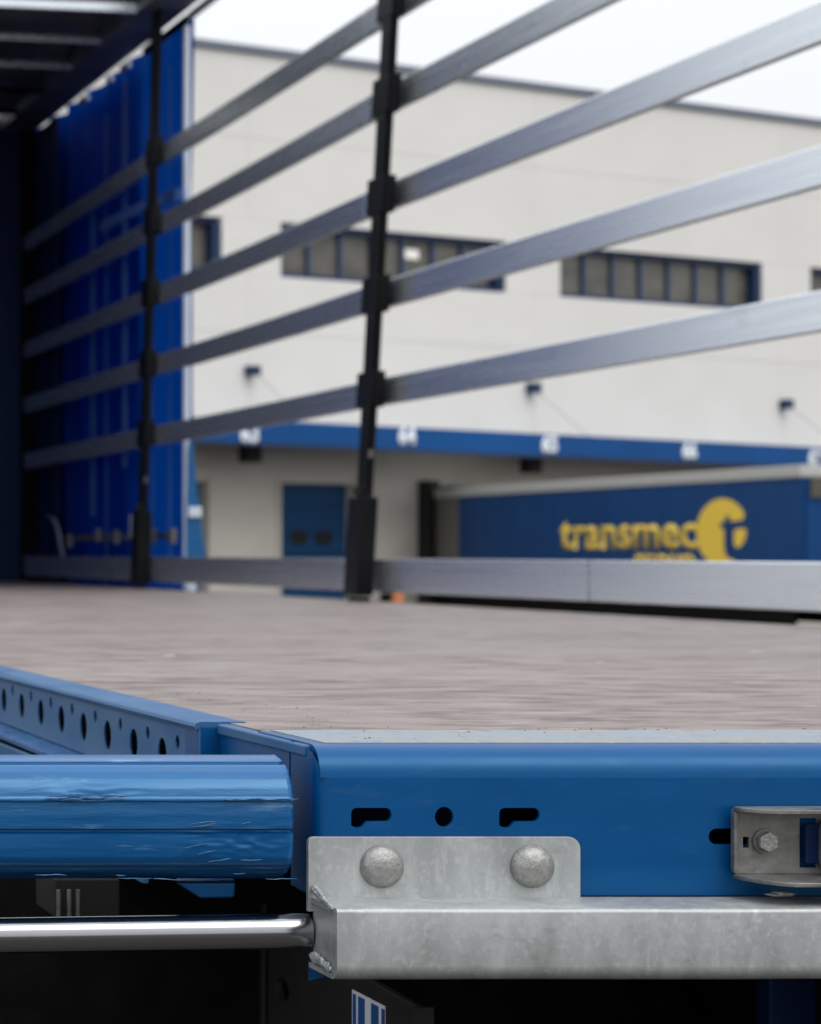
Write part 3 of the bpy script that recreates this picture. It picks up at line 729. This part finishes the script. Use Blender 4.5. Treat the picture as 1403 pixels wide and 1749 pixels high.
for i in range(ny + 1):
    y = 12.35 + (YF - 12.35) * i / ny
    row = []
    for j in range(nx + 1):
        X = TL + .10 + (3.10 - TL - .10) * j / nx
        ph = (y - 12.35) * 2 * math.pi / .74
        row.append(bm.verts.new((X, y, EYE + 2.735 + (3.06 - X) * .04 + .05 * math.cos(ph) + .02 * mn.noise(Vector((X * 2, y * 3, 0))))))
    g.append(row)
for i in range(ny):
    for j in range(nx): bm.faces.new([g[i][j], g[i][j + 1], g[i + 1][j + 1], g[i + 1][j]])
rt = obj('roof_tarpaulin', bm, dark_tarp, tr, smooth=True)
# curtains pushed to the front
def curtain(xc, ya, yb, sgn, ztop_, zbot, name, thick=.03):
    bm = bmesh.new(); nn = 150; nz = 26; rows = []
    for k in range(nz + 1):
        row = []
        for i in range(nn + 1):
            t = i / nn; y = ya + (yb - ya) * t
            dip = .10 * max(0, mn.noise(Vector((y * 5.5, 4, 1))) - .32) * 2.2 if t > .18 else 0   # the hem sags between the runners
            z = zbot + (ztop_ - dip - zbot) * k / nz
            am = thick * (.25 + 1.4 * t) * (1.0 + .25 * math.sin(z * 2.1 + t * 5))
            X = xc + sgn * (am * math.sin(t * 46 + .8 * math.sin(z * 1.7) + 3 * t * t) + .012 * mn.noise(Vector((y * 4, z * 1.5, 2))))
            row.append(bm.verts.new((X, y, z)))
        rows.append(row)
    for k in range(nz):
        for i in range(nn): bm.faces.new([rows[k][i], rows[k][i + 1], rows[k + 1][i + 1], rows[k + 1][i]])
    return obj(name, bm, blue_curtain, tr, smooth=True)
YC0 = px_Y(318, 3.30)
cu = curtain(3.335, YC0, YF + .05, 1, EYE + 2.635, FL - .45, 'side_curtain')
cu3 = curtain(3.42, 13.65, YF + .10, 1, EYE + 2.635, FL - .45, 'side_curtain')
cu4 = curtain(3.50, 15.15, YF + .10, 1, EYE + 2.63, FL - .45, 'side_curtain')
box('front_shade_panel', (3.268, 15.35, FL - .2), (3.285, YF - .002, EYE + 2.60), navy, tr)  # added opaque panel, keeps the front end of the curtain dark
cu2 = curtain(TL - .05, 12.4, YF - .05, -1, EYE + 2.65, FL - .45, 'side_curtain')  # unseen left curtain, added to block light from the front interior
bm = bmesh.new(); tube(bm, (3.30, YC0 - .01, FL - .55), (3.30, YC0 - .01, EYE + 2.56), .017, n=12)
obj('curtain_pole', bm, alu_white, cu)
for xx_, za, zb_ in ((215, EYE + .45, EYE + 2.50), (160, EYE + .2, EYE + 1.9)):
    yy = px_Y(xx_, 3.27); box('curtain_strap', (3.262, yy - .045, za), (3.266, yy + .045, zb_), strap_blue, cu)
box('curtain_hem', (3.262, YC0 + .02, EYE + .065), (3.266, 15.3, EYE + .095), rust, cu)
for xx_ in (120, 183, 262, 292):
    yy = px_Y(xx_, 3.272); box('curtain_seam', (3.266, yy - .012, FL - .2), (3.269, yy + .012, EYE + 2.40), strap_blue if xx_ != 120 else navy, cu)
for xx_, yv in ((120, 925), (168, 915), (200, 918), (229, 908), (262, 915), (296, 917)):
    yy = px_Y(xx_, 3.25); zz = px_Z(yv, yy); box('hem_buckle', (3.235, yy - .035, zz - .035), (3.258, yy + .035, zz + .04 + (.05 if xx_ == 229 else 0)), alu_white if xx_ == 229 else galv_dark, cu, bevel=.005)
bm = bmesh.new()                                        # the horizontal strap hangs in a loose curve
pr = None
for i in range(25):
    q = px_Y(312 - (312 - 172) * i / 24, 3.255); yv = 330 + 58 * (i / 24) ** 1.3
    z = px_Z(yv, q); a_ = bm.verts.new((3.255, q, z + .028)); b_ = bm.verts.new((3.255, q, z - .028))
    if pr: bm.faces.new([pr[0], a_, b_, pr[1]])
    pr = (a_, b_)
st = obj('curtain_strap', bm, strap_blue, cu); md = st.modifiers.new('s', 'SOLIDIFY'); md.thickness = .004
bm = bmesh.new(); pr = None
for (xx_, yv, w_) in ((80, 880, .03), (92, 885, .035), (100, 905, .03), (104, 930, .025), (112, 965, .022)):
    q = px_Y(xx_, 3.22); z = px_Z(yv, q); a_ = bm.verts.new((3.22, q - w_, z)); b_ = bm.verts.new((3.22, q + w_, z))
    if pr: bm.faces.new([pr[0], a_, b_, pr[1]])
    pr = (a_, b_)
st = obj('loose_strap', bm, alu_white, cu); md = st.modifiers.new('s', 'SOLIDIFY'); md.thickness = .005
# loose corner of the curtain flaring out near its pole
fl = [(322, 755), (330, 755), (338, 850), (352, 955), (352, 990), (318, 990), (318, 900)]
bm = bmesh.new(); Yf_ = YC0 - .06
plate(bm, [(px_X(a_, Yf_), px_Z(b_, Yf_)) for a_, b_ in fl], [], .006, lambda u, v, w: Vector((u, Yf_ + w, v)))
flp = obj('curtain_flap', bm, blue_scuffed, cu)
box('flap_buckle', (px_X(321, Yf_), Yf_ - .02, px_Z(884, Yf_)), (px_X(343, Yf_), Yf_ - .002, px_Z(866, Yf_)), alu_white, flp, bevel=.004)
box('flap_buckle', (px_X(319, Yf_), Yf_ - .02, px_Z(1012, Yf_)), (px_X(334, Yf_), Yf_ - .002, px_Z(998, Yf_)), alu_white, flp, bevel=.004)
# lower panel of the side wall behind the bottom slat is open; sliding posts
def post(xb, yb_, xt, yt_, Xc, w=.030, dp=.095):
    Yb, Yt = px_Y(xb, Xc), px_Y(xt, Xc)                # where foot and head stand along the side
    zb_ = FL + .001; ztp = EYE + 2.619
    zt_px = px_Z(yt_, Yt)
    top = Yb + (Yt - Yb) * (ztp - zb_) / (zt_px - zb_)
    at = lambda z: Yb + (top - Yb) * (z - zb_) / (ztp - zb_)
    def seg(z0_, z1_, ww, dd, name, par, m=black_post, dx=0., dy=0.):
        a_, b_ = at(z0_) + dy, at(z1_) + dy
        return hexa(name, [(Xc - ww / 2 + dx, a_ - dd / 2, z0_), (Xc + ww / 2 + dx, a_ - dd / 2, z0_), (Xc + ww / 2 + dx, a_ + dd / 2, z0_), (Xc - ww / 2 + dx, a_ + dd / 2, z0_),
                           (Xc - ww / 2 + dx, b_ - dd / 2, z1_), (Xc + ww / 2 + dx, b_ - dd / 2, z1_), (Xc + ww / 2 + dx, b_ + dd / 2, z1_), (Xc - ww / 2 + dx, b_ + dd / 2, z1_)], m, par, bevel=.004)
    p = seg(zb_ + .02, ztp, w, dp, 'sliding_post', tr)
    seg(EYE - .16, EYE + .20, w + .035, dp + .045, 'post_lock_box', p, dx=-.004)
    seg(zb_, EYE - .165, w + .01, dp + .04, 'post_foot', p)
    seg(EYE + .205, EYE + .24, w + .02, dp - .02, 'lock_catch', p, m=bracket_steel, dx=-.006)
    seg(EYE + .34, EYE + .37, w * .5, .02, 'post_stud', p, m=galv_dark, dx=-.004, dy=-dp / 2 - .012)
    seg(EYE + .25, ztp - .01, .006, .022, 'post_edge', p, m=bracket_steel, dx=-.001 + w * .2, dy=-dp / 2 - .012)
    for zc in (.60, .94, 1.29, 1.64, 1.97):
        seg(EYE + zc - .075, EYE + zc + .055, .05, dp + .07, 'slat_pocket', p, dx=.008, dy=.02)
        seg(EYE + zc - .10, EYE + zc - .08, .02, dp * .5, 'pocket_pin', p, m=bracket_steel, dx=-.006)
    return p
post(613, 1010, 668, 10, 3.13)
post(240, 1000, 268, 60, 3.15)
# aluminium slats, one length for each bay
LX = 3.185
P1, P2 = px_Y(243, 3.18), px_Y(620, 3.18)
slats = [(1.965, 2.000, .098), (1.640, 1.640, .098), (1.290, 1.290, .098), (.940, .940, .098), (.588, .590, .098)]
def slat(y0, y1, z0_, z1_, h, name='side_slat', T=.025, sagg=.0):
    bm = bmesh.new(); n = 14; rr = []
    hh = h / 2; c_ = .004
    for i in range(n + 1):
        t = i / n; Y = y0 + (y1 - y0) * t; z = z0_ + (z1_ - z0_) * t - sagg * 4 * t * (1 - t)
        sec_ = [(0, -hh + c_), (c_, -hh), (T - c_, -hh), (T, -hh + c_), (T, hh - c_), (T - c_, hh), (c_, hh), (0, hh - c_)]
        rr.append([bm.verts.new((LX + a_, Y, EYE + z + b_)) for a_, b_ in sec_])
    k = len(rr[0])
    for p, q in zip(rr, rr[1:]):
        for j in range(k): bm.faces.new([p[j], p[(j + 1) % k], q[(j + 1) % k], q[j]])
    bm.faces.new(rr[0]); bm.faces.new(rr[-1])
    return obj(name, bm, alu, tr)
rows = [  # centre heights at: front post, post 1, post 2, rear
    (1.90, 1.94, 1.965, 2.00), (1.575, 1.60, 1.640, 1.640), (1.245, 1.262, 1.288, 1.290), (.905, .920, .938, .940), (.560, .575, .586, .588)]
for a_, b_, c_, d_ in rows:
    slat(15.9, P1, a_, b_, .098); slat(P1 - .01, P2, b_, c_, .098, sagg=.004); slat(P2 - .01, 2.55, c_, d_, .100, sagg=.0)
for y0, y1 in ((15.9, P1), (P1 - .01, P2), (P2 - .01, 2.55)):
    slat(y0, y1, -.085, -.085, .122, 'bottom_slat')
for q in (1006, 486):
    yy = px_Y(q, LX)
    box('slat_joint', (LX - .001, yy - .003, EYE - .145), (LX + .026, yy + .003, EYE - .025), galv_dark, tr)
chip_m = mat('pale_wood_chip', (.62, .60, .55), rough=.8)
for x_, y_, w_ in ((290, 1121, 11), (1025, 1133, 8), (1292, 1115, 9)):
    Y_ = (EYE - FL) * FPX / (y_ - CY); c_ = pt(x_, y_, Y_); bm = bmesh.new()
    ring = [(c_.x + w_ * Y_ / FPX * math.cos(R(a)) * random.uniform(.6, 1.1), Y_ + w_ * Y_ / FPX * 1.1 * math.sin(R(a)) * random.uniform(.6, 1.1)) for a in range(0, 360, 36)]
    plate(bm, ring, [], .0015, lambda u, v, w: Vector((u, v, FL + .0004 + w)))
    tag(obj('wood_chip', bm, chip_m), {290: 'pale chip of wood on the deck near the left edge, above the perforated beam', 1025: 'small pale chip of wood in the middle of the deck, below the slat joint',
        1292: 'pale chip of wood on the deck at the right, below the bottom slat'}[x_], 'wood chip', 'chips lying on the deck')
# far rear and left posts outside the picture
box('rear_corner_post', (3.17, 2.47, FL), (3.28, 2.54, EYE + 2.62), black_post, tr)
box('side_post', (TL, 9.0, FL), (TL + .05, 9.1, EYE + 2.62), black_post, tr)
# grit and crumbs lying on the floor edge
random.seed(11); bm = bmesh.new()
for i in range(110):
    if random.random() < .6: x, y = random.uniform(TL + .05, 2.0), YB + .2 + random.gauss(.0, .02)
    else: x, y = TL + .06 + abs(random.gauss(0, .05)), random.uniform(YB + .06, 3.3)
    if y < YB + .05: continue
    r = random.uniform(.0004, .0011)
    q = bmesh.ops.create_icosphere(bm, subdivisions=1, radius=r)
    for v in q['verts']: v.co = Vector((x + v.co.x * 1.5, y + v.co.y, FL + .0018 + r * .3 + v.co.z * .6))
obj('grit', bm, grit_m, kind='stuff')['label'] = 'crumbs of grit scattered along the edge of the load floor'
